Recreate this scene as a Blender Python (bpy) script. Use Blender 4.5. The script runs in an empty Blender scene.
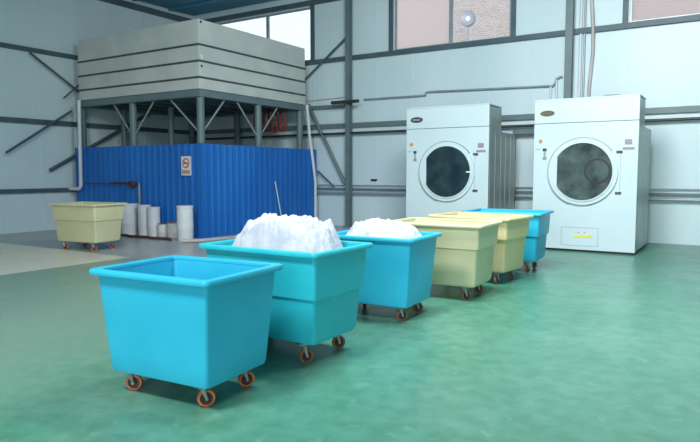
import bpy, bmesh, math, random
from mathutils import Vector, Matrix, noise
random.seed(7)
S = bpy.context.scene
COL = S.collection
PI = math.pi

# ---------------------------------------------------------------- camera
cd = bpy.data.cameras.new('camera'); cam = bpy.data.objects.new('camera', cd); COL.objects.link(cam)
yaw, pit = math.radians(32.23), math.radians(4.517)
F = Vector((-math.sin(yaw)*math.cos(pit), math.cos(yaw)*math.cos(pit), -math.sin(pit)))
R = Vector((math.cos(yaw), math.sin(yaw), 0)); U = R.cross(F)
m = Matrix((R, U, -F)).transposed().to_4x4(); m.translation = Vector((0, 0, 1.45))
cam.matrix_world = m
cd.sensor_width = 36; cd.lens = 617.8*36/700; cd.shift_x = -3/700; cd.clip_end = 200
S.camera = cam

# ---------------------------------------------------------------- light
S.view_settings.view_transform = 'Standard'; S.view_settings.look = 'None'
S.view_settings.exposure = 0.0; S.view_settings.gamma = 1.0
w = bpy.data.worlds.new('sky'); S.world = w; w.use_nodes = True
bg = w.node_tree.nodes['Background']; bg.inputs[0].default_value = (0.78, 0.93, 1.0, 1); bg.inputs[1].default_value = 1.5

def area(name, loc, target, sx, sy, power, col=(1, 1, 1)):
    l = bpy.data.lights.new(name, 'AREA'); l.shape = 'RECTANGLE'; l.size = sx; l.size_y = sy
    l.energy = power; l.color = col
    o = bpy.data.objects.new(name, l); COL.objects.link(o); o.location = loc
    o.rotation_euler = (Vector(target)-Vector(loc)).to_track_quat('-Z', 'Y').to_euler()
    return o
area('skylight_near', (-3.2, -0.6, 5.9), (-3.2, 2.4, 0), 1.6, 1.2, 500, (1, 0.99, 0.96))
area('fill_far', (-1.8, 5.6, 5.9), (-1.6, 11.0, 0.5), 3.0, 2.4, 950, (0.95, 0.99, 1))  # added fill without a roof opening, brightens the dryers and back wall
area('doorway_daylight', (0.5, -5.5, 2.6), (-2.5, 8.0, 1.2), 5.0, 3.6, 330, (0.96, 0.99, 1))

# ---------------------------------------------------------------- materials
def mat(name, c1, c2=None, scale=4, rough=0.5, metal=0, bump=0, bscale=None, detail=4, lo=0.35, hi=0.65, vec=None, spec=0.5, coat=0):
    M = bpy.data.materials.new(name); M.use_nodes = True; nt = M.node_tree; b = nt.nodes['Principled BSDF']
    b.inputs['Base Color'].default_value = (*c1, 1); b.inputs['Roughness'].default_value = rough
    b.inputs['Metallic'].default_value = metal; b.inputs['Specular IOR Level'].default_value = spec
    b.inputs['Coat Weight'].default_value = coat
    tc = nt.nodes.new('ShaderNodeTexCoord'); mp = nt.nodes.new('ShaderNodeMapping')
    nt.links.new(tc.outputs['Object'], mp.inputs[0])
    if vec: mp.inputs['Scale'].default_value = vec
    if c2 is None: c2 = tuple(x*0.9 for x in c1)
    n = nt.nodes.new('ShaderNodeTexNoise'); n.inputs['Scale'].default_value = scale; n.inputs['Detail'].default_value = detail
    nt.links.new(mp.outputs[0], n.inputs['Vector'])
    r = nt.nodes.new('ShaderNodeValToRGB'); r.color_ramp.elements[0].position = lo; r.color_ramp.elements[1].position = hi
    r.color_ramp.elements[0].color = (*c1, 1); r.color_ramp.elements[1].color = (*c2, 1)
    nt.links.new(n.outputs['Fac'], r.inputs[0]); nt.links.new(r.outputs[0], b.inputs['Base Color'])
    if bump:
        n2 = nt.nodes.new('ShaderNodeTexNoise'); n2.inputs['Scale'].default_value = bscale or scale*3; n2.inputs['Detail'].default_value = 3
        nt.links.new(mp.outputs[0], n2.inputs['Vector'])
        bp = nt.nodes.new('ShaderNodeBump'); bp.inputs['Strength'].default_value = bump; bp.inputs['Distance'].default_value = 0.02
        nt.links.new(n2.outputs['Fac'], bp.inputs['Height']); nt.links.new(bp.outputs[0], b.inputs['Normal'])
    return M

BLUE = mat('blue_plastic', (0.022, 0.42, 0.62), (0.03, 0.46, 0.67), 2.5, 0.42, bump=0.03, bscale=8)
BLUE2 = mat('turquoise_plastic', (0.02, 0.46, 0.57), (0.03, 0.52, 0.62), 2.5, 0.42, bump=0.03, bscale=8)
CREAM = mat('cream_plastic', (0.58, 0.57, 0.36), (0.63, 0.62, 0.40), 2.5, 0.5, bump=0.03, bscale=8)
CREAM2 = mat('yellow_plastic', (0.64, 0.57, 0.31), (0.68, 0.62, 0.36), 2.5, 0.5, bump=0.03, bscale=8)
TIRE = mat('orange_tyre', (0.62, 0.17, 0.06), (0.42, 0.1, 0.04), 20, 0.45)
TIRE2 = mat('worn_tyre', (0.30, 0.13, 0.07), (0.16, 0.07, 0.04), 20, 0.55)
HUB = mat('dark_hub', (0.03, 0.02, 0.02), (0.08, 0.03, 0.02), 20, 0.5)
FORK = mat('zinc_fork', (0.45, 0.46, 0.46), (0.3, 0.3, 0.3), 15, 0.35, metal=0.8)
LINEN = mat('white_linen', (0.42, 0.46, 0.53), (0.54, 0.57, 0.62), 8, 0.9, bump=0.3, bscale=25)
DRY = mat('white_enamel', (0.50, 0.62, 0.66), (0.54, 0.66, 0.69), 1.2, 0.35)
DRYSIDE = mat('grey_side_steel', (0.28, 0.34, 0.33), (0.40, 0.46, 0.44), 3, 0.35, metal=0.3, vec=(1, 3, 0.3))
GLASSD = mat('dark_door_glass', (0.012, 0.025, 0.04), (0.035, 0.07, 0.07), 3, 0.12, lo=0.4, hi=0.75)  # paler cloud in the colour stands in for reflections on the glass
GLASSD2 = mat('grey_door_glass', (0.03, 0.045, 0.045), (0.10, 0.14, 0.135), 3.5, 0.14, lo=0.35, hi=0.7)
GREYL = mat('seam_grey', (0.28, 0.36, 0.38), rough=0.4)
BLACK = mat('black_rubber', (0.015, 0.017, 0.02), rough=0.5)
STEEL = mat('grey_green_steel', (0.105, 0.165, 0.18), (0.14, 0.20, 0.21), 2, 0.45)
STEELD = mat('dark_teal_steel', (0.05, 0.095, 0.12), (0.075, 0.12, 0.14), 2, 0.5)
PIPEW = mat('white_pipe', (0.66, 0.72, 0.78), (0.58, 0.64, 0.7), 3, 0.4)
PIPEG = mat('grey_pipe', (0.36, 0.42, 0.44), (0.28, 0.33, 0.35), 3, 0.4, metal=0.3)
PIPEB = mat('black_pipe', (0.025, 0.03, 0.03), (0.05, 0.05, 0.045), 3, 0.45)
PIPEBR = mat('pinkish_pipe', (0.42, 0.38, 0.38), (0.5, 0.47, 0.46), 3, 0.4)
RUST = mat('rusty_iron', (0.12, 0.05, 0.03), (0.05, 0.03, 0.03), 12, 0.7)
REDH = mat('red_hose', (0.25, 0.03, 0.025), (0.13, 0.03, 0.03), 8, 0.5)
TANK = mat('cream_tank_panel', (0.50, 0.54, 0.52), (0.59, 0.62, 0.58), 1.5, 0.55, bump=0.05)
TANKB = mat('tank_band_steel', (0.045, 0.06, 0.065), (0.07, 0.085, 0.09), 5, 0.5)
BOLT = mat('bright_bolt', (0.8, 0.82, 0.8), rough=0.3)
BLUEM = mat('blue_painted_steel', (0.004, 0.12, 0.46), (0.008, 0.16, 0.55), 1.2, 0.5, vec=(1, 1, 0.3))
PAPER = mat('sign_white', (0.75, 0.78, 0.8), rough=0.5)
REDP = mat('sign_red', (0.6, 0.05, 0.06), rough=0.5)
PINKP = mat('sticker_red', (0.30, 0.24, 0.29), rough=0.5)
YEL = mat('sticker_yellow', (0.72, 0.72, 0.08), rough=0.5)
GOLD = mat('gold_badge', (0.42, 0.36, 0.16), rough=0.35, metal=0.4)
BADGE = mat('dark_badge', (0.05, 0.06, 0.07), rough=0.35)
BAR = mat('white_barrel', (0.62, 0.66, 0.7), (0.7, 0.73, 0.76), 3, 0.45)
CAN = mat('white_can', (0.72, 0.72, 0.70), (0.6, 0.6, 0.58), 6, 0.45)
ORG = mat('orange_lid', (0.7, 0.22, 0.08), rough=0.5)
WALL = mat('pale_cyan_panel', (0.54, 0.69, 0.73), (0.60, 0.74, 0.77), 0.8, 0.4, bump=0.03, bscale=3, vec=(1, 1, 0.4))
CEIL = mat('dark_blue_roof_sheet', (0.04, 0.22, 0.36), (0.05, 0.26, 0.42), 1, 0.5)
FIXG = mat('fixture_grey', (0.55, 0.56, 0.66), rough=0.4)
CONC = mat('outside_concrete', (0.4, 0.4, 0.38), (0.3, 0.3, 0.3), 2, 0.8)
LID = mat('dark_lid', (0.12, 0.16, 0.2), rough=0.5)

def glowmat():
    M = bpy.data.materials.new('centre_glow'); M.use_nodes = True; b = M.node_tree.nodes['Principled BSDF']
    b.inputs['Emission Color'].default_value = (1, 0.98, 1, 1); b.inputs['Emission Strength'].default_value = 3; return M
GLOW = glowmat()

def panemat(name, tint, mixr, rough):
    M = bpy.data.materials.new(name); M.use_nodes = True; nt = M.node_tree; nt.nodes.clear()
    o = nt.nodes.new('ShaderNodeOutputMaterial'); t = nt.nodes.new('ShaderNodeBsdfTransparent'); t.inputs[0].default_value = (*tint, 1)
    g = nt.nodes.new('ShaderNodeBsdfGlossy'); g.inputs['Roughness'].default_value = rough; g.inputs[0].default_value = (1, 1, 1, 1)
    mx = nt.nodes.new('ShaderNodeMixShader'); mx.inputs[0].default_value = mixr
    nt.links.new(t.outputs[0], mx.inputs[1]); nt.links.new(g.outputs[0], mx.inputs[2]); nt.links.new(mx.outputs[0], o.inputs[0])
    return M
PANE = panemat('clear_pane', (0.96, 0.98, 0.98), 0.06, 0.05)
def frostmat():
    M = bpy.data.materials.new('frosted_pane'); M.use_nodes = True; nt = M.node_tree; nt.nodes.clear()
    o = nt.nodes.new('ShaderNodeOutputMaterial'); t = nt.nodes.new('ShaderNodeBsdfTransparent'); t.inputs[0].default_value = (0.97, 0.97, 0.97, 1)
    g = nt.nodes.new('ShaderNodeBsdfTranslucent'); g.inputs[0].default_value = (1.0, 0.93, 0.92, 1)
    n = nt.nodes.new('ShaderNodeTexNoise'); n.inputs['Scale'].default_value = 0.8
    mx = nt.nodes.new('ShaderNodeMixShader'); mx.inputs[0].default_value = 0.75
    nt.links.new(t.outputs[0], mx.inputs[1]); nt.links.new(g.outputs[0], mx.inputs[2]); nt.links.new(mx.outputs[0], o.inputs[0])
    return M
FROST = frostmat()

def brickmat():
    M = bpy.data.materials.new('pink_brick'); M.use_nodes = True; nt = M.node_tree; b = nt.nodes['Principled BSDF']
    b.inputs['Roughness'].default_value = 0.8
    tc = nt.nodes.new('ShaderNodeTexCoord'); mp = nt.nodes.new('ShaderNodeMapping'); mp.inputs['Rotation'].default_value = (PI/2, 0, 0)
    nt.links.new(tc.outputs['Object'], mp.inputs[0])
    n = nt.nodes.new('ShaderNodeTexNoise'); n.inputs['Scale'].default_value = 6; n.inputs['Detail'].default_value = 3
    nt.links.new(mp.outputs[0], n.inputs['Vector'])
    ma = nt.nodes.new('ShaderNodeMixRGB'); ma.blend_type = 'ADD'; ma.inputs[0].default_value = 0.12
    nt.links.new(mp.outputs[0], ma.inputs[1]); nt.links.new(n.outputs['Color'], ma.inputs[2])
    br = nt.nodes.new('ShaderNodeTexBrick'); br.inputs['Scale'].default_value = 3.6
    br.inputs['Color1'].default_value = (0.74, 0.47, 0.43, 1); br.inputs['Color2'].default_value = (0.85, 0.62, 0.57, 1)
    br.inputs['Mortar'].default_value = (0.92, 0.84, 0.82, 1); br.inputs['Mortar Size'].default_value = 0.03
    nt.links.new(ma.outputs[0], br.inputs['Vector']); nt.links.new(br.outputs['Color'], b.inputs['Base Color'])
    return M
BRICK = brickmat()

def floormat():
    M = bpy.data.materials.new('green_epoxy_floor'); M.use_nodes = True; nt = M.node_tree; b = nt.nodes['Principled BSDF']
    N = nt.nodes.new; L = nt.links.new
    geo = N('ShaderNodeNewGeometry'); sep = N('ShaderNodeSeparateXYZ'); L(geo.outputs['Position'], sep.inputs[0])
    def noise_(scale, detail, dist=0.0, sc=(1, 1, 1)):
        mp = N('ShaderNodeMapping'); mp.inputs['Scale'].default_value = sc; L(geo.outputs['Position'], mp.inputs[0])
        n = N('ShaderNodeTexNoise'); n.inputs['Scale'].default_value = scale; n.inputs['Detail'].default_value = detail
        n.inputs['Distortion'].default_value = dist; L(mp.outputs[0], n.inputs['Vector']); return n.outputs['Fac']
    def ramp(src, stops):
        r = N('ShaderNodeValToRGB'); e = r.color_ramp.elements
        e[0].position, e[0].color = stops[0][0], (*stops[0][1], 1); e[1].position, e[1].color = stops[-1][0], (*stops[-1][1], 1)
        for p, c in stops[1:-1]:
            x = e.new(p); x.color = (*c, 1)
        L(src, r.inputs[0]); return r.outputs[0]
    def mix(f, a, b_, mode='MIX'):
        x = N('ShaderNodeMixRGB'); x.blend_type = mode
        if isinstance(f, float): x.inputs[0].default_value = f
        else: L(f, x.inputs[0])
        for i, v in ((1, a), (2, b_)):
            if isinstance(v, tuple): x.inputs[i].default_value = (*v, 1)
            else: L(v, x.inputs[i])
        return x.outputs[0]
    def step(src, a, b_):
        x = N('ShaderNodeMapRange'); x.inputs['From Min'].default_value = a; x.inputs['From Max'].default_value = b_
        x.interpolation_type = 'SMOOTHSTEP'; L(src, x.inputs[0]); return x.outputs[0]
    def mul(a, b_):
        x = N('ShaderNodeMath'); x.operation = 'MULTIPLY'; L(a, x.inputs[0]); L(b_, x.inputs[1]); return x.outputs[0]
    base = ramp(noise_(0.7, 9, 0.3), [(0.3, (0.060, 0.215, 0.145)), (0.5, (0.075, 0.24, 0.165)), (0.7, (0.105, 0.265, 0.195))])
    fine = ramp(noise_(7, 12, 0.2), [(0.36, (0.84, 0.88, 0.86)), (0.62, (1.12, 1.08, 1.11))])
    c = mix(1.0, base, fine, 'MULTIPLY')
    scr = ramp(noise_(9, 10, 0.6), [(0.60, (0, 0, 0)), (0.72, (1, 1, 1))])
    sb = N('ShaderNodeMath'); sb.operation = 'MULTIPLY'; sb.inputs[1].default_value = 0.28; L(scr, sb.inputs[0])
    c = mix(sb.outputs[0], c, (0.26, 0.44, 0.36))
    # worn, paler traffic area to the left
    wob = noise_(1.2, 4)
    xa = N('ShaderNodeMath'); xa.operation = 'ADD'; L(sep.outputs['X'], xa.inputs[0]); L(wob, xa.inputs[1])
    worn = step(xa.outputs[0], -2.6, -5.2)
    wm = N('ShaderNodeMath'); wm.operation = 'MULTIPLY'; wm.inputs[1].default_value = 0.6; L(worn, wm.inputs[0])
    c = mix(wm.outputs[0], c, (0.25, 0.36, 0.29))
    # bare grey concrete by the enclosure
    ya = N('ShaderNodeMath'); ya.operation = 'ADD'; L(sep.outputs['Y'], ya.inputs[0]); L(wob, ya.inputs[1])
    g = mul(step(ya.outputs[0], 6.6, 7.9), step(sep.outputs['X'], -5.0, -6.8))
    c = mix(g, c, (0.40, 0.42, 0.42))
    # cream painted zone
    z = mul(step(sep.outputs['X'], -8.78, -8.84), step(sep.outputs['Y'], 6.88, 6.80))
    c = mix(z, c, ramp(noise_(3, 5), [(0.3, (0.64, 0.62, 0.50)), (0.7, (0.74, 0.72, 0.58))]))
    L(c, b.inputs['Base Color'])
    rr = N('ShaderNodeMapRange'); rr.inputs['To Min'].default_value = 0.24; rr.inputs['To Max'].default_value = 0.42
    L(noise_(2, 8, 0.2), rr.inputs[0]); L(rr.outputs[0], b.inputs['Roughness'])
    bp = N('ShaderNodeBump'); bp.inputs['Strength'].default_value = 0.05; bp.inputs['Distance'].default_value = 0.004
    L(noise_(9, 8, 0.0), bp.inputs['Height']); L(bp.outputs[0], b.inputs['Normal'])
    return M
FLOOR = floormat()

# ---------------------------------------------------------------- helpers
def obj(name, bm, m, parent=None, smooth=False, loc=None, rot=None):
    me = bpy.data.meshes.new(name); bm.normal_update(); bm.to_mesh(me); bm.free()
    for x in (m if isinstance(m, (list, tuple)) else [m]): me.materials.append(x)
    if smooth:
        for p in me.polygons: p.use_smooth = True
        if smooth != 'all':
            me.set_sharp_from_angle(angle=math.radians(38))
    o = bpy.data.objects.new(name, me); COL.objects.link(o)
    if parent: o.parent = parent
    if loc: o.location = loc
    if rot: o.rotation_euler = rot
    return o
def tag(o, label, cat, group=None):
    o['label'] = label; o['category'] = cat
    if group: o['group'] = group
    return o
def thing(name, label, cat, loc=(0, 0, 0), rz=0, group=None):
    o = bpy.data.objects.new(name, None); COL.objects.link(o); o.location = loc; o.rotation_euler = (0, 0, rz)
    o.empty_display_size = 0.1
    return tag(o, label, cat, group)
def struct(name, bm, m, parent=None):
    o = obj(name, bm, m, parent)
    if not parent: o['kind'] = 'structure'
    return o
def box(bm, a, b, mi=0, bev=0):
    x0, y0, z0 = a; x1, y1, z1 = b
    vs = [bm.verts.new(p) for p in ((x0, y0, z0), (x1, y0, z0), (x1, y1, z0), (x0, y1, z0), (x0, y0, z1), (x1, y0, z1), (x1, y1, z1), (x0, y1, z1))]
    fs = [bm.faces.new([vs[i] for i in f]) for f in ((0, 3, 2, 1), (4, 5, 6, 7), (0, 1, 5, 4), (1, 2, 6, 5), (2, 3, 7, 6), (3, 0, 4, 7))]
    for f in fs: f.material_index = mi
    if bev:
        es = list({e for f in fs for e in f.edges})
        bmesh.ops.bevel(bm, geom=es, offset=bev, segments=2, affect='EDGES', profile=0.5)
    return fs
def B(a, b, bev=0):
    bm = bmesh.new(); box(bm, a, b, 0, bev); return bm
def frame_of(d):
    d = d.normalized(); a = Vector((0, 0, 1)) if abs(d.z) < 0.9 else Vector((1, 0, 0))
    u = d.cross(a).normalized(); return u, u.cross(d).normalized()
def tube(bm, pts, r, n=12, cap=True, mi=0, square=False):
    pts = [Vector(p) for p in pts]; rings = []
    u0 = None
    for i, p in enumerate(pts):
        d = (pts[min(i+1, len(pts)-1)]-pts[max(i-1, 0)])
        u, v = frame_of(d)
        if u0 is not None:
            u = (u0-d.normalized()*u0.dot(d.normalized())).normalized(); v = u.cross(d.normalized()).normalized()
        u0 = u
        rr = r[i] if isinstance(r, (list, tuple)) else r
        if square: offs = [u*rr+v*rr, -u*rr+v*rr, -u*rr-v*rr, u*rr-v*rr]
        else: offs = [(u*math.cos(2*PI*k/n)+v*math.sin(2*PI*k/n))*rr for k in range(n)]
        rings.append([bm.verts.new(p+o) for o in offs])
    k = len(rings[0])
    for a, b in zip(rings, rings[1:]):
        for i in range(k):
            f = bm.faces.new((a[i], a[(i+1) % k], b[(i+1) % k], b[i])); f.material_index = mi
    if cap:
        f = bm.faces.new(rings[0][::-1]); f.material_index = mi
        f = bm.faces.new(rings[-1]); f.material_index = mi
    return bm
def T(pts, r, n=12, **k):
    bm = bmesh.new(); tube(bm, pts, r, n, **k); bmesh.ops.recalc_face_normals(bm, faces=bm.faces[:]); return bm
def lathe(bm, prof, c, axis='z', n=32, mi=0, a0=0, a1=2*PI):
    c = Vector(c); full = abs(a1-a0-2*PI) < 1e-6; rings = []
    cnt = n if full else n+1
    for k in range(cnt):
        a = a0+(a1-a0)*k/n; ring = []
        for r, h in prof:
            if axis == 'z': p = Vector((r*math.cos(a), r*math.sin(a), h))
            elif axis == 'y': p = Vector((r*math.cos(a), h, r*math.sin(a)))
            else: p = Vector((h, r*math.cos(a), r*math.sin(a)))
            ring.append(bm.verts.new(c+p))
        rings.append(ring)
    m_ = len(prof)
    for k in range(n):
        a, b = rings[k], rings[(k+1) % cnt]
        for i in range(m_-1):
            f = bm.faces.new((a[i], b[i], b[i+1], a[i+1])); f.material_index = mi
    bmesh.ops.remove_doubles(bm, verts=bm.verts[:], dist=1e-6)
    return bm
def LA(prof, c, axis='z', n=32, **k):
    bm = bmesh.new(); lathe(bm, prof, c, axis, n, **k); bmesh.ops.recalc_face_normals(bm, faces=bm.faces[:]); return bm
def rrect(l, w, r, z, seg=5):
    out = []
    r = max(r, 0.001)
    for (sx, sy, a0) in ((1, 1, 0), (-1, 1, PI/2), (-1, -1, PI), (1, -1, 1.5*PI)):
        for k in range(seg+1):
            a = a0+PI/2*k/seg
            out.append((sx*(l/2-r)+r*math.cos(a), sy*(w/2-r)+r*math.sin(a), z))
    return out
def loft(bm, rings, cap0=True, cap1=True):
    R_ = [[bm.verts.new(p) for p in r] for r in rings]; k = len(R_[0])
    for a, b in zip(R_, R_[1:]):
        for i in range(k): bm.faces.new((a[i], a[(i+1) % k], b[(i+1) % k], b[i]))
    if cap0: bm.faces.new(R_[0][::-1])
    if cap1: bm.faces.new(R_[-1])
    return bm
def LO(rings, **k):
    bm = bmesh.new(); loft(bm, rings, **k); bmesh.ops.recalc_face_normals(bm, faces=bm.faces[:]); return bm

# ---------------------------------------------------------------- the room
YB, XL, XR = 14.0, -14.7, 6.0
EAVE = 6.03
bm = bmesh.new(); box(bm, (XL-0.1, -7, -0.1), (XR, YB+0.1, 0)); struct('floor', bm, FLOOR)
bm = bmesh.new(); box(bm, (XL-12, YB+0.1, -0.12), (XR+12, 40, -0.02)); struct('exterior_ground', bm, CONC)
# back wall with three high window openings; thin standing seams between the panels
WIN = [(-13.75, -10.18), (-7.6, -4.6), (-2.12, 0.9)]
WZ0, WZ1 = 4.5, 5.95
bm = bmesh.new()
box(bm, (XL-0.1, YB, 0), (XR, YB+0.1, WZ0))
box(bm, (XL-0.1, YB, WZ1), (XR, YB+0.1, 6.3))
xs = [XL-0.1]+[v for w_ in WIN for v in w_]+[XR]
for i in range(0, len(xs), 2): box(bm, (xs[i], YB, WZ0), (xs[i+1], YB+0.1, WZ1))
x = XL+0.6
while x < XR:
    segs = [(0, WZ0), (WZ0, WZ1)] if not any(a-0.05 < x < b+0.05 for a, b in WIN) else [(0, WZ0)]
    for a, b in segs: box(bm, (x-0.012, YB-0.012, a), (x+0.012, YB, b))
    x += 1.0
struct('wall_back', bm, WALL)
bm = bmesh.new(); box(bm, (XL-0.1, -7, 0), (XL, YB, 6.3))
y = 0.5
while y < YB:
    box(bm, (XL, y-0.012, 0), (XL+0.012, y+0.012, EAVE)); y += 1.05
struct('wall_left', bm, WALL)
bm = bmesh.new(); box(bm, (XR, -7, 0), (XR+0.1, YB+0.1, 6.3)); struct('wall_right', bm, WALL)
bm = bmesh.new(); box(bm, (XL-0.1, -7.1, 0), (-3.5, -7, 6.3)); box(bm, (3.5, -7.1, 0), (XR+0.1, -7, 6.3)); box(bm, (-3.5, -7.1, 4.4), (3.5, -7, 6.3)); struct('wall_front', bm, WALL)
# flat dark roof with purlins
bm = bmesh.new(); box(bm, (XL-0.3, -7, 6.3), (XR, YB+0.3, 6.4))
y = 0.0
while y < 13.9:
    box(bm, (XL, y, 6.24), (XR, y+0.07, 6.3)); y += 1.3
struct('ceiling', bm, CEIL)
# trims: eave beams, girts, baseboards
tn = [0]
def trim(a, b, m=STEEL):
    tn[0] += 1; struct('trim_%d' % tn[0], B(a, b), m)
trim((XL, YB-0.1, EAVE-0.05), (XR, YB, EAVE+0.07), STEELD)
trim((XL, -7, EAVE-0.03), (XL+0.12, YB-0.1, EAVE+0.12), STEELD)
trim((XL, YB-0.09, 4.39), (XR, YB, 4.50), STEELD)
trim((XL, -7, 4.34), (XL+0.09, YB-0.1, 4.44), STEELD)
trim((XL, YB-0.08, 2.63), (XR, YB, 2.75))
trim((XL, -7, 2.62), (XL+0.08, YB-0.1, 2.74), STEELD)
trim((XL, -7, 0.95), (XL+0.08, YB-0.1, 1.05), STEELD)
trim((XL, YB-0.06, 0.97), (XR, YB, 1.03))
trim((-10.3, YB-0.08, 3.16), (-9.08, YB, 3.26))
for (x0, x1) in ((-7.72, -7.62), (-4.58, -4.48), (-2.24, -2.14), (-10.16, -10.06), (0.92, 1.02)):
    trim((x0, YB-0.07, 4.50), (x1, YB, 5.98), STEELD)
# windows
def window(n, x0, x1, xm, mats):
    r = bpy.data.objects.new('window_%d' % n, None); COL.objects.link(r); r['kind'] = 'structure'; r.location = (x0, YB+0.03, WZ0)
    W, H = x1-x0, WZ1-WZ0; t = 0.045
    bm = bmesh.new(); box(bm, (0, 0, 0), (W, 0.05, t)); box(bm, (0, 0, H-t), (W, 0.05, H)); box(bm, (0, 0, t), (t, 0.05, H-t)); box(bm, (W-t, 0, t), (W, 0.05, H-t))
    obj('window_frame', bm, PIPEG, r)
    c = xm-x0
    obj('mullion', B((c-0.04, -0.01, t), (c+0.04, 0.055, H-t)), PIPEG, r)
    obj('pane', B((t, 0.02, t), (c-0.04, 0.03, H-t)), mats[0], r)
    obj('pane', B((c+0.04, 0.02, t), (W-t, 0.03, H-t)), mats[1], r)
window(1, WIN[0][0], WIN[0][1], -11.75, (PANE, PANE))
window(2, WIN[1][0], WIN[1][1], -6.08, (FROST, PANE))
window(3, WIN[2][0], WIN[2][1], -0.6, (FROST, FROST))

# the brick building outside, seen through the windows
t = thing('brick_building', 'pink brick building outside, seen through the high windows', 'building', (-3.0, 20, -0.02))
obj('wall', B((-9.3, 0, 0), (12, 7, 12.0)), BRICK, t)
obj('roof', B((-9.5, -0.2, 12.0), (12.2, 7.2, 12.3)), CONC, t)

# steel columns
def hcol(x, y, z1, label, w_=0.13, m=STEEL):
    bm = bmesh.new(); h = w_/2; k = 0.07
    box(bm, (-h, -k, 0.02), (h, -k+0.012, z1)); box(bm, (-h, k-0.012, 0.02), (h, k, z1)); box(bm, (-0.01, -k+0.012, 0.02), (0.01, k-0.012, z1))
    t = thing('steel_column', label, 'column', (x, y, 0), 0, 'steel columns along the back wall')
    obj('shaft', bm, m, t); obj('base_plate', B((-0.14, -0.11, 0), (0.14, 0.11, 0.02)), m, t)
CY = YB-0.22
hcol(-8.82, CY, 5.98, 'grey steel column against the back wall between blue enclosure and left dryer')
hcol(-3.25, CY, 5.98, 'grey steel column rising behind the right dryer beside thin upright pipes', 0.15)
hcol(2.3, CY, 5.98, 'grey steel column on the back wall to the right of the right dryer')

def pipe(name, label, pts, r, m, cat='pipe', n=10):
    o = obj(name, T(pts, r, n), m, smooth=True); return tag(o, label, cat)
def brace(label, a, b, r=0.028, m=STEELD):
    return pipe('diagonal_brace', label, [a, b], r, m, 'brace', 6)
by = YB-0.13
brace('diagonal steel brace crossing the girt below the bright window', (-10.35, by, 3.95), (-8.95, by, 4.97))
brace('long diagonal brace running down to the foot of the left wall column', (-10.2, by, 3.3), (-8.98, by, 1.12), 0.045, STEEL)
brace('short thin diagonal brace beside right end of the blue enclosure', (-9.90, by, 1.49), (-9.35, by, 1.06), 0.025)
lx = XL+0.14
brace('diagonal brace on left wall just left of the cream tank', (lx, 8.6, 4.3), (lx, 10.2, 3.3))
brace('diagonal brace on left wall crossing under the cream tank', (lx, 9.0, 1.5), (lx, 12.4, 3.3), 0.045)
brace('thin diagonal rod on left wall beside the cream tank', (lx+0.06, 9.4, 3.3), (lx+0.06, 10.2, 4.0), 0.02)
brace('diagonal rod on left wall low down below the girt', (lx+0.06, 7.9, 1.9), (lx+0.06, 9.6, 3.0), 0.03)

# pipes on the back wall
pipe('wall_pipe', 'long black horizontal pipe along back wall just under the middle girt', [(-14.4, YB-0.14, 2.47), (5.9, YB-0.14, 2.50)], 0.032, PIPEB)
pipe('wall_pipe', 'grey pipe low on back wall beside the blue enclosure', [(-9.9, YB-0.12, 0.90), (5.9, YB-0.12, 0.90)], 0.03, PIPEG)
pipe('wall_pipe', 'thin pale pipe on back wall above the low girt', [(-9.9, YB-0.10, 1.13), (5.9, YB-0.10, 1.13)], 0.022, PIPEW)
pipe('wall_pipe', 'thick black pipe stub crossing the left wall column high up', [(-9.25, YB-0.38, 3.27), (-8.42, YB-0.38, 3.27)], 0.045, PIPEB)
zz = 3.34
pipe('wall_pipe', 'thin grey pipe stepping along back wall above the left dryer', [(-8.45, YB-0.06, zz), (-6.74, YB-0.06, zz-0.01), (-6.68, YB-0.06, zz), (-6.68, YB-0.06, zz+0.06), (-6.6, YB-0.06, zz+0.07), (-3.72, YB-0.06, zz), (-3.62, YB-0.06, zz-0.01), (-3.56, YB-0.06, zz+0.06), (-3.55, YB-0.06, zz+0.14), (-3.42, YB-0.06, zz+0.19)], 0.022, PIPEG)
pipe('wall_pipe', 'thin white pipe above girt between tank and left wall column', [(-10.3, YB-0.05, 3.42), (-9.0, YB-0.05, 3.45)], 0.018, PIPEW)
pipe('wall_pipe', 'short upright white pipe at left of column behind right dryer', [(-3.66, YB-0.05, 1.1), (-3.66, YB-0.05, 3.32)], 0.025, PIPEW)
pipe('wall_pipe', 'short upright white pipe with bent top touching column behind right dryer', [(-3.54, YB-0.05, 1.1), (-3.54, YB-0.05, 3.46)], 0.025, PIPEW)
pipe('wall_conduit', 'upright white conduit immediately right of the column behind right dryer', [(-3.06, YB-0.04, 1.1), (-3.06, YB-0.04, 5.9)], 0.032, PIPEW)
pipe('wall_conduit', 'upright pale grey conduit beside the pinkish one above right dryer', [(-2.98, YB-0.045, 1.1), (-2.98, YB-0.045, 5.9)], 0.022, PIPEG)
pipe('wall_conduit', 'slightly bent pinkish conduit rising above the right dryer', [(-2.86, YB-0.05, 1.1), (-2.86, YB-0.05, 3.2), (-2.80, YB-0.06, 4.0), (-2.80, YB-0.12, 4.45), (-2.86, YB-0.08, 5.2), (-2.92, YB-0.06, 5.9)], 0.035, PIPEBR)
t = thing('pipe_frame', 'grey pipe bend standing on back wall between the two dryers', 'pipe', (-4.40, YB-0.2, 0))
obj('upright', T([(0, 0, 0), (0, 0, 2.3)], 0.032, 10), PIPEB, t, True)
obj('arm', B((-0.03, -0.05, 2.30), (0.75, 0.05, 2.40)), STEEL, t)
tag(obj('wall_socket', B((-8.26, YB-0.03, 1.22), (-8.08, YB, 1.27)), BLACK), 'small dark fitting low on back wall left of the left dryer', 'fitting')

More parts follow.
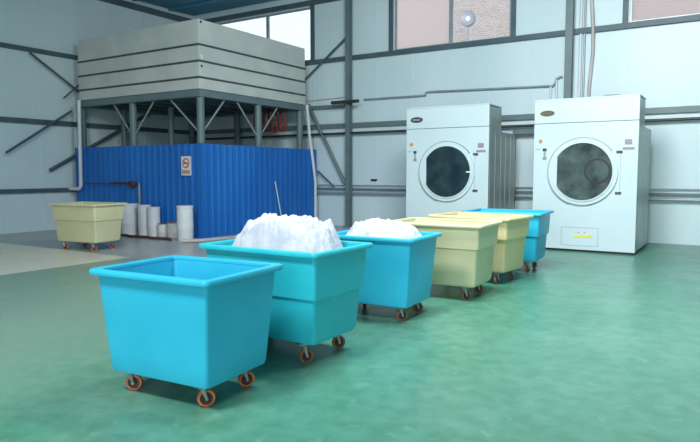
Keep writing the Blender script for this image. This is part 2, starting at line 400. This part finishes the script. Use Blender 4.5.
# round lamp at the high window, with an emissive centre
t = thing('window_lamp', 'round grey lamp with a bright centre at the high window', 'lamp', (-5.62, YB-0.01, 5.04))
obj('fixture_housing', LA([(0.001, -0.03), (0.13, -0.03), (0.17, -0.06), (0.18, -0.03), (0.18, 0.03), (0.001, 0.03)], (0, 0, 0), 'y', 32), FIXG, t, True)
obj('fixture_centre', LA([(0.001, -0.075), (0.025, -0.065), (0.035, -0.03)], (0, 0, 0), 'y', 16), GLOW, t, True)
obj('bracket', B((-0.015, -0.01, -0.56), (0.015, 0.02, -0.17)), FIXG, t)

# ---------------------------------------------------------------- tank on its stand
TX0, TX1, TY0, TY1 = -14.34, -10.07, 9.72, 13.56
t = thing('water_tank', 'large cream panelled tank raised on steel legs in the corner', 'tank', ((TX0+TX1)/2, (TY0+TY1)/2, 3.25))
hx, hy = (TX1-TX0)/2, (TY1-TY0)/2
zs = [0, 0.26, 0.61, 0.96, 1.51]
bm = bmesh.new()
for a, b in zip(zs, zs[1:]):
    box(bm, (-hx, -hy, a+0.012), (hx, hy, b-0.012), 0, 0.008)
obj('panels', bm, TANK, t)
for z in zs[1:-1]:
    bm = bmesh.new(); e = 0.012
    box(bm, (-hx-e, -hy-e, z-0.022), (hx+e, hy+e, z+0.022)); obj('band', bm, TANKB, t)
for x, z, mm in ((0.05, 0.72, BOLT), (0.08, 0.68, BOLT), (0.05, 0.5, BLACK), (0.05, 1.44, BLACK)):
    obj('bolt', LA([(0.001, 0.02), (0.022, 0.02), (0.025, -0.02)], (hx, -hy+x+0.02, z), 'x', 10), mm, t)
t = thing('tank_stand', 'grey steel stand of posts and beams carrying the cream tank', 'stand', ((TX0+TX1)/2, (TY0+TY1)/2, 0))
def LX(x): return x-(TX0+TX1)/2
def LY(y): return y-(TY0+TY1)/2
bm = bmesh.new()
box(bm, (-hx, -hy, 3.10), (hx, -hy+0.14, 3.25)); box(bm, (-hx, hy-0.14, 3.10), (hx, hy, 3.25))
box(bm, (-hx, -hy+0.14, 3.10), (-hx+0.14, hy-0.14, 3.25)); box(bm, (hx-0.14, -hy+0.14, 3.10), (hx, hy-0.14, 3.25))
obj('rim_beam', bm, STEEL, t)
for i in range(6):
    x = -hx+0.14+(2*hx-0.28)*(i+0.5)/6
    obj('cross_beam', B((x-0.05, -hy+0.14, 3.11), (x+0.05, hy-0.14, 3.245)), STEELD, t)  # darker steel colour puts the shade under the tank into these beams
cols = [(-10.17, 9.84), (-12.43, 9.84), (-14.40, 9.84), (-10.17, 11.75), (-12.43, 11.0), (-14.28, 11.0), (-10.17, 13.44), (-12.43, 13.44), (-14.28, 13.44)]
for i, (x, y) in enumerate(cols):
    r = 0.085 if i not in (4, 5) else 0.075
    obj('post', T([(LX(x), LY(y), 0), (LX(x), LY(y), 3.1)], r, 16), STEEL, t, True)
def knee(x, y, dx, dy, zk=2.28):
    obj('knee_brace', T([(LX(x), LY(y), zk), (LX(x)+dx, LY(y)+dy, 3.1)], 0.022, 6), PIPEG, t)
for (x, y, dx, dy) in ((-10.17, 9.84, -0.95, 0), (-10.17, 9.84, 0, 0.75), (-12.43, 9.84, 0.75, 0), (-12.43, 9.84, -0.7, 0), (-10.17, 11.75, 0, -0.75), (-10.17, 11.75, 0, 0.75)):
    knee(x, y, dx, dy)
# things under the tank
for i, (x, dx) in enumerate(((-11.30, 0), (-10.98, 0.06), (-10.70, 0), (-10.42, 0.03))):
    bm = bmesh.new(); pts = []
    for k in range(25):
        a = 2*PI*2*k/24
        pts.append((x+0.10*math.cos(a), 13.0+0.05*k/24, 2.80+dx+0.27*math.sin(a)-0.02*k/24))
    o = obj('red_hose', T(pts, 0.028, 8), REDH, smooth=True)
    tag(o, 'dull red hose coil hanging in the shade under the tank', 'hose', 'red hose coils under the tank')

# ---------------------------------------------------------------- blue corrugated enclosure
t = thing('blue_enclosure', 'blue corrugated steel enclosure wrapped around the foot of the tank', 'enclosure', (-9.98, 9.66, 0))
def corr(L, H, pitch=0.20, d=0.018):
    # profile along +s with outward offset
    pts = [(0, 0)]; s = 0.05
    while s+pitch < L:
        pts += [(s, 0), (s+0.04, d), (s+0.07, d), (s+0.11, 0)]; s += pitch
    pts.append((L, 0)); return pts
def corr_mesh(P, fn, H):
    bm = bmesh.new(); th = 0.012
    a = [[bm.verts.new(fn(s, o, z)) for z in (0, H)] for s, o in P]
    b = [[bm.verts.new(fn(s, o-th, z)) for z in (0, H)] for s, o in P]
    for i in range(len(P)-1):
        bm.faces.new((a[i][0], a[i+1][0], a[i+1][1], a[i][1])); bm.faces.new((b[i][0], b[i][1], b[i+1][1], b[i+1][0]))
        bm.faces.new((a[i][1], a[i+1][1], b[i+1][1], b[i][1])); bm.faces.new((a[i][0], b[i][0], b[i+1][0], a[i+1][0]))
    for i in (0, -1): bm.faces.new((a[i][0], a[i][1], b[i][1], b[i][0]))
    bmesh.ops.recalc_face_normals(bm, faces=bm.faces[:]); return bm
HH = 2.07
obj('side_sheet', corr_mesh(corr(4.50, HH), lambda s, o, z: (-s-0.02, -o, z), HH), BLUEM, t)
obj('side_sheet', corr_mesh(corr(4.26, HH), lambda s, o, z: (o, s+0.02, z), HH), BLUEM, t)
obj('corner_trim', B((-0.07, -0.035, 0), (0.035, 0.07, HH+0.01)), BLUEM, t)
t = thing('warning_sign', 'white no-smoking sign with a red caption on the blue enclosure', 'sign', (-10.42, 9.628, 1.59))
obj('sign_board', B((-0.15, -0.012, -0.21), (0.15, 0.0, 0.21)), PAPER, t)
obj('red_ring', LA([(0.085, -0.014), (0.11, -0.014), (0.11, -0.018), (0.085, -0.018), (0.085, -0.014)], (0, 0, 0.06), 'y', 28), REDP, t)
obj('slash', T([(-0.07, -0.017, 0.13), (0.07, -0.017, -0.01)], 0.011, 4), REDP, t)
obj('cigarette', B((-0.075, -0.0155, 0.045), (0.06, -0.0125, 0.072)), BLACK, t)
bm = bmesh.new()
for i in range(4):
    x = -0.125+i*0.065
    box(bm, (x, -0.016, -0.17), (x+0.012, -0.012, -0.10)); box(bm, (x+0.03, -0.016, -0.17), (x+0.042, -0.012, -0.10))
    box(bm, (x, -0.016, -0.112), (x+0.05, -0.012, -0.10)); box(bm, (x, -0.016, -0.142), (x+0.05, -0.012, -0.130)); box(bm, (x, -0.016, -0.172), (x+0.05, -0.012, -0.160))
obj('red_caption', bm, REDP, t)

# pipes at the enclosure
pipe('downpipe', 'white plastic downpipe falling from left end of tank and bending to the wall', [(-14.10, 9.55, 3.24), (-14.14, 9.55, 1.12), (-14.17, 9.55, 1.06), (-14.24, 9.55, 1.03), (-14.60, 9.55, 1.03)], 0.045, PIPEW)
pipe('downpipe', 'slender white downpipe at the right end of the tank and enclosure', [(-9.93, 13.45, 3.24), (-9.90, 13.52, 2.4), (-9.86, 13.60, 1.8), (-9.82, 13.66, 1.2), (-9.82, 13.66, 0.0)], 0.04, PIPEW)
pipe('thin_pipe', 'thin dark pipe running along the front of the blue enclosure at left', [(-14.02, 9.58, 1.17), (-12.99, 9.58, 1.17)], 0.013, RUST)
t = thing('valve_pipe', 'rusty pipe stub with valve on the front of the blue enclosure', 'valve', (-12.0, 9.55, 0))
obj('pipe_run', T([(-0.95, 0, 1.19), (-0.16, 0, 1.19), (0.04, 0, 1.17)], 0.028, 8), RUST, t, True)
obj('valve_body', LA([(0.001, -0.09), (0.05, -0.09), (0.05, -0.05), (0.075, -0.03), (0.075, 0.03), (0.05, 0.05), (0.05, 0.09), (0.001, 0.09)], (-0.14, 0, 1.17), 'x', 16), RUST, t, True)
obj('hand_wheel', LA([(0.05, -0.005), (0.07, -0.01), (0.07, 0.01), (0.05, 0.005), (0.05, -0.005)], (-0.14, -0.09, 1.17), 'y', 18), HUB, t, True)
obj('standpipe', T([(0.08, 0, 0.0), (0.08, 0, 1.2)], 0.022, 8), PIPEG, t, True)
pipe('floor_pipe', 'pale pinkish pipe lying along the foot of the right face of the enclosure', [(-9.7, 8.8, 0.04), (-9.45, 9.1, 0.04), (-9.3, 9.8, 0.04), (-9.3, 12.8, 0.04)], 0.038, PIPEBR)
pipe('floor_pipe', 'dark cable lying in front of the row of white tubs', [(-14.0+0.25*k, 8.98+0.05*math.sin(k*2.3), 0.03) for k in range(16)]+[(-10.15, 8.90, 0.03)], 0.03, RUST)
pipe('leaning_rod', 'thin white rod leaning against the right face of the blue enclosure', [(-9.80, 12.25, 0.0), (-9.90, 12.05, 1.22)], 0.015, PIPEW)

# white tubs along the enclosure
def barrel(x, y, r, h, label, m=BAR, lid=None, grp='white tubs along the enclosure'):
    t = thing('plastic_tub', label, 'tub', (x, y, 0), random.random()*3, grp)
    obj('tub_body', LA([(0.001, 0), (r*0.92, 0), (r*0.96, 0.02), (r, h*0.35), (r*1.02, h*0.37), (r, h*0.4), (r*0.98, h*0.93), (r*1.03, h*0.94), (r*1.03, h*0.97)], (0, 0, 0), 'z', 28), m, t, True)
    obj('lid', LA([(r*1.04, h*0.96), (r*1.04, h), (r*0.9, h*1.01), (0.001, h*1.01)], (0, 0, 0), 'z', 28), lid or m, t, True)
barrel(-12.08, 9.38, 0.20, 0.72, 'round white barrel by the enclosure just right of the cream cart')
barrel(-11.60, 9.42, 0.145, 0.70, 'first upright white tub right of the dark gap beyond the cream cart')
barrel(-11.29, 9.43, 0.14, 0.66, 'second upright white tub, between the first one and the small cans')
barrel(-10.99, 9.44, 0.125, 0.30, 'small white can with dark lid beside the tall white tubs', CAN, LID)
barrel(-10.64, 9.44, 0.15, 0.34, 'small white can with orange lid left of the nearest white cylinder', CAN, ORG)
barrel(-9.99, 9.16, 0.17, 0.74, 'tall white cylinder at right end of the row of tubs by the enclosure corner')

# ---------------------------------------------------------------- dryers
def arc_band(bm, r0, r1, y0, y1, a0, a1, c, n=48):
    lathe(bm, [(r0, y0), (r1, y0), (r1, y1), (r0, y1), (r0, y0)], c, 'y', n, 0, a0, a1)
def disc_chord(r, xcut, y0, y1, cx, cz, n=64):
    """upright disc with its left side cut straight"""
    bm = bmesh.new(); pts = []
    for k in range(n):
        a = 2*PI*k/n; x, z = r*math.cos(a), r*math.sin(a)
        pts.append((max(x, xcut), z))
    A = [bm.verts.new((cx+x, y0, cz+z)) for x, z in pts]; Bv = [bm.verts.new((cx+x, y1, cz+z)) for x, z in pts]
    bm.faces.new(A); bm.faces.new(Bv[::-1])
    for i in range(n): bm.faces.new((A[i], Bv[i], Bv[(i+1) % n], A[(i+1) % n]))
    bmesh.ops.remove_doubles(bm, verts=bm.verts[:], dist=1e-5); bmesh.ops.recalc_face_normals(bm, faces=bm.faces[:]); return bm
def oval(bm, cx, cz, a, b, y0, y1, n=32):
    A = [bm.verts.new((cx+a*math.cos(2*PI*k/n), y0, cz+b*math.sin(2*PI*k/n))) for k in range(n)]
    Bv = [bm.verts.new((cx+a*math.cos(2*PI*k/n), y1, cz+b*math.sin(2*PI*k/n))) for k in range(n)]
    bm.faces.new(A); bm.faces.new(Bv[::-1])
    for i in range(n): bm.faces.new((A[i], Bv[i], Bv[(i+1) % n], A[(i+1) % n]))
    bmesh.ops.recalc_face_normals(bm, faces=bm.faces[:]); return bm
def dryer(x, label, glass, right):
    t = thing('tumble_dryer', label, 'dryer', (x, 11.67, 0), 0, 'industrial tumble dryers')
    W = 0.90
    bm = bmesh.new()
    box(bm, (-W, 0.0, 0.04), (W, 0.05, 2.34), 0, 0.008); obj('front_panel', bm, DRY, t)
    obj('top_fascia', B((-W, 0.0, 2.348), (W, 0.05, 2.76), 0.008), DRY, t)
    bm = bmesh.new(); box(bm, (-W+0.01, 0.05, 0.05), (W-0.01, 0.76, 2.745)); box(bm, (-W+0.01, 0.76, 0.05), (W-0.01, 1.70, 2.27))
    for s in (-1, 1):   # pressed ribs in the side sheets
        for yy in (0.12, 0.42, 0.76, 1.05, 1.38, 1.66):
            box(bm, (s*(W-0.01)-0.004, yy-0.012, 0.06), (s*(W-0.01)+0.004, yy+0.012, 2.2))
    obj('cabinet', bm, DRYSIDE, t)
    obj('cap', B((-W, 0.0, 2.762), (W, 0.77, 2.785)), DRY, t)
    obj('plinth', B((-W+0.04, 0.03, 0), (W-0.04, 1.66, 0.04)), BLACK, t)
    if right: obj('vent_cowl', LA([(0.001, 0.06), (0.14, 0.05), (0.2, 0.02), (0.22, 0)], (0.38, 0.4, 2.785), 'z', 20), DRYSIDE, t, True)
    # door
    dc = (-0.01 if right else 0.03, 1.46)
    door = obj('door', disc_chord(0.60, -9, -0.045, -0.001, dc[0], dc[1]), DRY, t, True)
    bm = bmesh.new(); arc_band(bm, 0.60, 0.618, -0.046, -0.001, math.radians(38), math.radians(250), (dc[0], 0, dc[1])); bmesh.ops.recalc_face_normals(bm, faces=bm.faces[:])
    obj('door_gasket', bm, GREYL, door)
    xc = -0.44
    bm = bmesh.new(); arc_band(bm, 0.515, 0.54, -0.062, -0.045, math.radians(-150), math.radians(150), (dc[0], 0, dc[1])); bmesh.ops.recalc_face_normals(bm, faces=bm.faces[:])
    obj('door_rim', bm, DRY, door)
    obj('door_glass', disc_chord(0.515, xc, -0.052, -0.046, dc[0], dc[1]), glass, door)
    if right:
        bm = bmesh.new(); arc_band(bm, 0.192, 0.226, -0.060, -0.052, 0, 2*PI-1e-9, (dc[0]+0.26, 0, dc[1]+0.01)); bmesh.ops.recalc_face_normals(bm, faces=bm.faces[:])
        obj('inner_ring', bm, BLACK, door)
    obj('door_latch', B((dc[0]+0.44, -0.075, dc[1]-0.02), (dc[0]+0.54, -0.045, dc[1]+0.01), 0.004), BOLT, door) if not right else None
    for z in (0.35, -0.37):
        obj('hinge', B((dc[0]+0.56, -0.03, dc[1]+z-0.02), (dc[0]+0.66, 0.0, dc[1]+z+0.015), 0.003), BADGE, t)
    obj('panel_seam', B((0.618, -0.003, 1.08), (0.626, 0.0, 1.83)), GREYL, t)
    b = obj('badge', oval(bmesh.new(), -0.66, 2.53, 0.14, 0.058, -0.008, 0), GOLD if right else BADGE, t)
    obj('badge_face', oval(bmesh.new(), -0.66, 2.53, 0.12, 0.044, -0.011, -0.008), BADGE, b)
    bm = bmesh.new()
    for k in range(6):
        x0 = -0.745+k*0.029
        box(bm, (x0, -0.013, 2.515), (x0+0.006, -0.011, 2.545)); box(bm, (x0, -0.013, 2.539), (x0+0.02, -0.011, 2.545))
        if k % 2: box(bm, (x0, -0.013, 2.515), (x0+0.02, -0.011, 2.521))
        else: box(bm, (x0+0.014, -0.013, 2.515), (x0+0.02, -0.011, 2.545))
    obj('badge_lettering', bm, GOLD if right else BOLT, b)
    obj('red_button', LA([(0.001, -0.035), (0.028, -0.03), (0.032, 0)], (-0.77, 0, 2.03), 'y', 16), ORG, t, True)
    obj('switch', B((-0.73, -0.008, 1.84), (-0.66, 0, 1.89)), BADGE, t); obj('switch', B((-0.73, -0.008, 1.68), (-0.66, 0, 1.73)), PINKP, t)
    obj('panel_mark', B((-0.87, -0.004, 1.87), (-0.78, 0, 1.885)), GREYL, t)
    bm = bmesh.new(); box(bm, (-0.715, -0.005, 1.73), (-0.675, -0.0, 1.84)); obj('switch_plate', bm, GREYL, t)
    bm = bmesh.new(); box(bm, (0.68, -0.005, 1.93), (0.80, 0, 2.02)); obj('label_plate', bm, PINKP, t)
    bm = bmesh.new(); box(bm, (0.65, -0.005, 1.84), (0.84, 0, 1.885)); obj('label_plate', bm, PINKP, t)
    bm = bmesh.new()
    for a in ((-0.36, 0.11, 0.29, 0.118), (-0.36, 0.44, 0.29, 0.448), (-0.36, 0.11, -0.352, 0.448), (0.282, 0.11, 0.29, 0.448)): box(bm, (a[0], -0.003, a[1]), (a[2], 0, a[3]))
    obj('access_panel', bm, GREYL, t)
    bm = bmesh.new()
    for k in range(8): box(bm, (-0.12+k*0.037, -0.006, 0.275), (-0.12+k*0.037+0.028, -0.001, 0.315))
    box(bm, (-0.14, -0.004, 0.265), (0.19, -0.001, 0.30)); obj('yellow_lettering', bm, YEL, t)
    for k in (-0.055, 0.055): obj('screw', LA([(0.001, -0.01), (0.012, 0)], (k, 0, 0.355), 'y', 8), REDP, t)
    return t
dryer(-5.13, 'white industrial tumble dryer with round dark door, left of the two', GLASSD, False)
dryer(-2.45, 'white industrial tumble dryer on the right with a ring inside its round door', GLASSD2, True)

# ---------------------------------------------------------------- laundry carts
def caster(parent, x, y, zt, rot, tire):
    r, wd = 0.056, 0.016
    z0 = zt
    bm = bmesh.new()
    box(bm, (-0.05, -0.04, z0-0.008), (0.05, 0.04, z0+0.004))
    tube(bm, [(0, 0, z0-0.008), (0, 0, z0-0.03)], 0.024, 12)
    off = 0.022
    for s in (-1, 1):
        tube(bm, [(0.0, s*0.023, z0-0.02), (off, s*0.027, r)], [0.016, 0.009], 6)
    tube(bm, [(-0.012, 0, z0-0.028), (0.012, 0, z0-0.028)], 0.030, 8)
    tube(bm, [(off, -0.034, r), (off, 0.034, r)], 0.009, 8)
    f = obj('caster', bm, FORK, parent, loc=(x, y, 0), rot=(0, 0, rot))
    obj('tyre', LA([(r*0.72, -wd), (r*0.93, -wd), (r, -wd*0.5), (r, wd*0.5), (r*0.93, wd), (r*0.72, wd), (r*0.72, -wd)], (off, 0, r), 'y', 28), tire, f, True)
    obj('hub', LA([(0.001, -wd*1.1), (r*0.3, -wd*1.1), (r*0.35, -wd*0.6), (r*0.73, -wd*0.6), (r*0.73, wd*0.6), (r*0.35, wd*0.6), (r*0.3, wd*1.1), (0.001, wd*1.1)], (off, 0, r), 'y', 24), HUB, f, True)
def cart(name, label, X, Y, th, m, kind, step=0.51, rots=(0, 0, 0, 0), tire=TIRE, grp=None):
    t = thing(name, label, 'cart', (X, Y, 0), th, grp)
    if kind == 'plain': L_, W_, H, bl, bw, zb, wl, ww = 1.01, 0.79, 0.83, 0.82, 0.61, 0.145, 0.62, 0.40
    else: L_, W_, H, bl, bw, zb, wl, ww = 1.19, 0.83, 0.875, 0.99, 0.61, 0.155, 0.72, 0.45
    rim = 0.045
    tl, tw = L_-2*rim, W_-2*rim; th_ = 0.014; zr = H-0.045
    rings = []
    if kind == 'plain':
        rc = 0.026
        rings += [rrect(bl-0.05, bw-0.05, rc, zb), rrect(bl-0.015, bw-0.015, rc, zb+0.008), rrect(bl, bw, rc, zb+0.03)]
        for k in range(1, 5):
            u = k/5; rings.append(rrect(bl+(tl-bl)*u, bw+(tw-bw)*u, rc, zb+0.03+(zr-zb-0.03)*u))
        rings += [rrect(tl, tw, rc, zr), rrect(tl, tw, rc, H-0.012)]
    else:
        rc = 0.032; s0 = 0.012
        u = (step-zb)/(zr-zb); ml, mw = bl+(tl-0.045-bl)*u, bw+(tw-0.045-bw)*u
        rings += [rrect(bl-0.09, bw-0.09, rc, zb), rrect(bl-0.03, bw-0.03, rc, zb+0.012), rrect(bl, bw, rc, zb+0.05),
                  rrect(ml, mw, rc, step-0.008), rrect(ml+0.006, mw+0.006, rc, step), rrect(ml+0.042, mw+0.042, rc, step+0.006), rrect(ml+0.048, mw+0.048, rc, step+0.022),
                  rrect(tl, tw, rc, zr), rrect(tl, tw, rc, H-0.012)]
    inner = [rrect(tl-2*th_, tw-2*th_, rc, H-0.012), rrect(bl-2*th_, bw-2*th_, rc, zb+0.05), rrect(bl-2*th_-0.06, bw-2*th_-0.06, rc, zb+0.025)]
    obj('tub', LO(rings+inner), m, t, True)
    R0 = rc+0.03
    prof = [(0, H-0.030), (2*rim-0.006, H-0.036), (2*rim, H-0.028), (2*rim, H-0.012), (2*rim-0.010, H-0.003), (2*rim-0.026, H), (0.01, H-0.002), (-2*th_-0.004, H-0.004), (-2*th_-0.008, H-0.02)]
    bm = LO([rrect(tl+d, tw+d, max(0.03, d/2*0.8+0.012), z, 6) for d, z in prof]+[rrect(tl+0.0, tw+0.0, 0.03, H-0.030, 6)], cap0=False, cap1=False)
    obj('rim', bm, m, t, True)
    k = 0
    for sx, sy in ((-1, -1), (1, -1), (1, 1), (-1, 1)):
        a = rots[k]-th; off = 0.022
        caster(t, sx*wl/2-off*math.cos(a), sy*ww/2-off*math.sin(a), zb, a, tire); k += 1
    return t
P = 'plain'; Q = 'stepped'
cart('laundry_cart', 'nearest bright blue laundry cart, empty, plain sided, on orange wheels', -3.085, 2.849, 0.075, BLUE, P, rots=(0.55, 0.9, 1.0, 0.2), grp='laundry carts')
cart('laundry_cart', 'turquoise cart with a ridge round its sides, heaped with white linen, second in the row', -3.124, 3.937, 0.003, BLUE2, Q, 0.51, (0.4, 1.0, 0.9, 2.0), TIRE2, 'laundry carts')
cart('laundry_cart', 'blue plain-sided cart filled with white linen, third in the row', -3.088, 5.465, 0.057, BLUE, P, rots=(0.3, 0.9, 0.7, 2.0), tire=TIRE2, grp='laundry carts')
cart('laundry_cart', 'cream ridged laundry cart standing right behind the third blue cart', -2.979, 6.758, 0.033, CREAM, Q, 0.59, (0.2, 0.9, 0.6, 2.0), TIRE2, 'laundry carts')
cart('laundry_cart', 'deeper yellow ridged laundry cart between the cream cart and farthest blue cart', -2.991, 7.988, -0.112, CREAM2, Q, 0.59, (0.2, 1.4, 1.4, 2.0), TIRE2, 'laundry carts')
cart('laundry_cart', 'farthest blue ridged laundry cart, nearest to the right dryer', -2.973, 9.083, 0.043, BLUE, Q, 0.53, (0.2, 1.3, 1.4, 2.0), TIRE2, 'laundry carts')
cart('laundry_cart', 'pale yellow laundry cart alone at left before the blue enclosure', -10.42, 7.17, 0.14, CREAM, Q, 0.56, (0.2, 1.2, 1.2, 0.4), TIRE, 'laundry carts')

# ---------------------------------------------------------------- linen heaps
def heap(name, label, X, Y, th, hx_, hy_, z0, peak, seed, sharp=0.25):
    nx, ny = 150, 110
    bm = bmesh.new(); g = []
    for j in range(ny+1):
        row = []
        for i in range(nx+1):
            u, v = 2*i/nx-1, 2*j/ny-1
            p = Vector((u*hx_*3.2+seed, v*hy_*3.2, seed*0.7))
            e = noise.noise(Vector((u*1.6+seed, v*1.6, 0)))*0.10
            d = (abs(u)**3.2+abs(v)**3.2)**(1/3.2)+e
            k = max(0.0, min(1.0, (1.0-d)/sharp)); s = k*k*(3-2*k)
            big = noise.noise(p*0.9)*0.06
            rg = (0.35-abs(noise.noise(p*2.1+Vector((3, 1, 0)))))*0.09
            rg2 = (0.35-abs(noise.noise(p*4.9+Vector((9, 1, 4)))))*0.045
            rg3 = (0.3-abs(noise.noise(p*11)))*0.03
            z = z0-0.07+s*(peak+0.07+big)+(rg+rg2+rg3)*(0.35+0.65*s)
            dx = noise.noise(p*2.4+Vector((0, 5, 2)))*0.022*s; dy = noise.noise(p*2.4+Vector((7, 0, 2)))*0.022*s
            row.append(bm.verts.new((u*hx_+dx, v*hy_+dy, z)))
        g.append(row)
    for j in range(ny):
        for i in range(nx): bm.faces.new((g[j][i], g[j][i+1], g[j+1][i+1], g[j+1][i]))
    # closed underside
    edge = [g[0][i] for i in range(nx+1)]+[g[j][nx] for j in range(1, ny+1)]+[g[ny][i] for i in range(nx-1, -1, -1)]+[g[j][0] for j in range(ny-1, 0, -1)]
    low = [bm.verts.new((v.co.x*0.9, v.co.y*0.88, z0-0.16)) for v in edge]; n = len(edge)
    for i in range(n): bm.faces.new((edge[i], low[i], low[(i+1) % n], edge[(i+1) % n]))
    bm.faces.new(low)
    bmesh.ops.recalc_face_normals(bm, faces=bm.faces[:])
    o = obj(name, bm, LINEN, None, 'all', (X, Y, 0), (0, 0, th))
    tag(o, label, 'linen'); o['kind'] = 'stuff'
heap('linen_heap', 'tall heap of crumpled white linen in the turquoise ridged cart', -3.14, 3.95, 0.003, 0.535, 0.36, 0.82, 0.21, 3.3, 0.42)
heap('linen_heap', 'low heap of white linen filling the plain blue cart third in the row', -3.088, 5.465, 0.057, 0.45, 0.318, 0.815, 0.085, 8.1, 0.45)
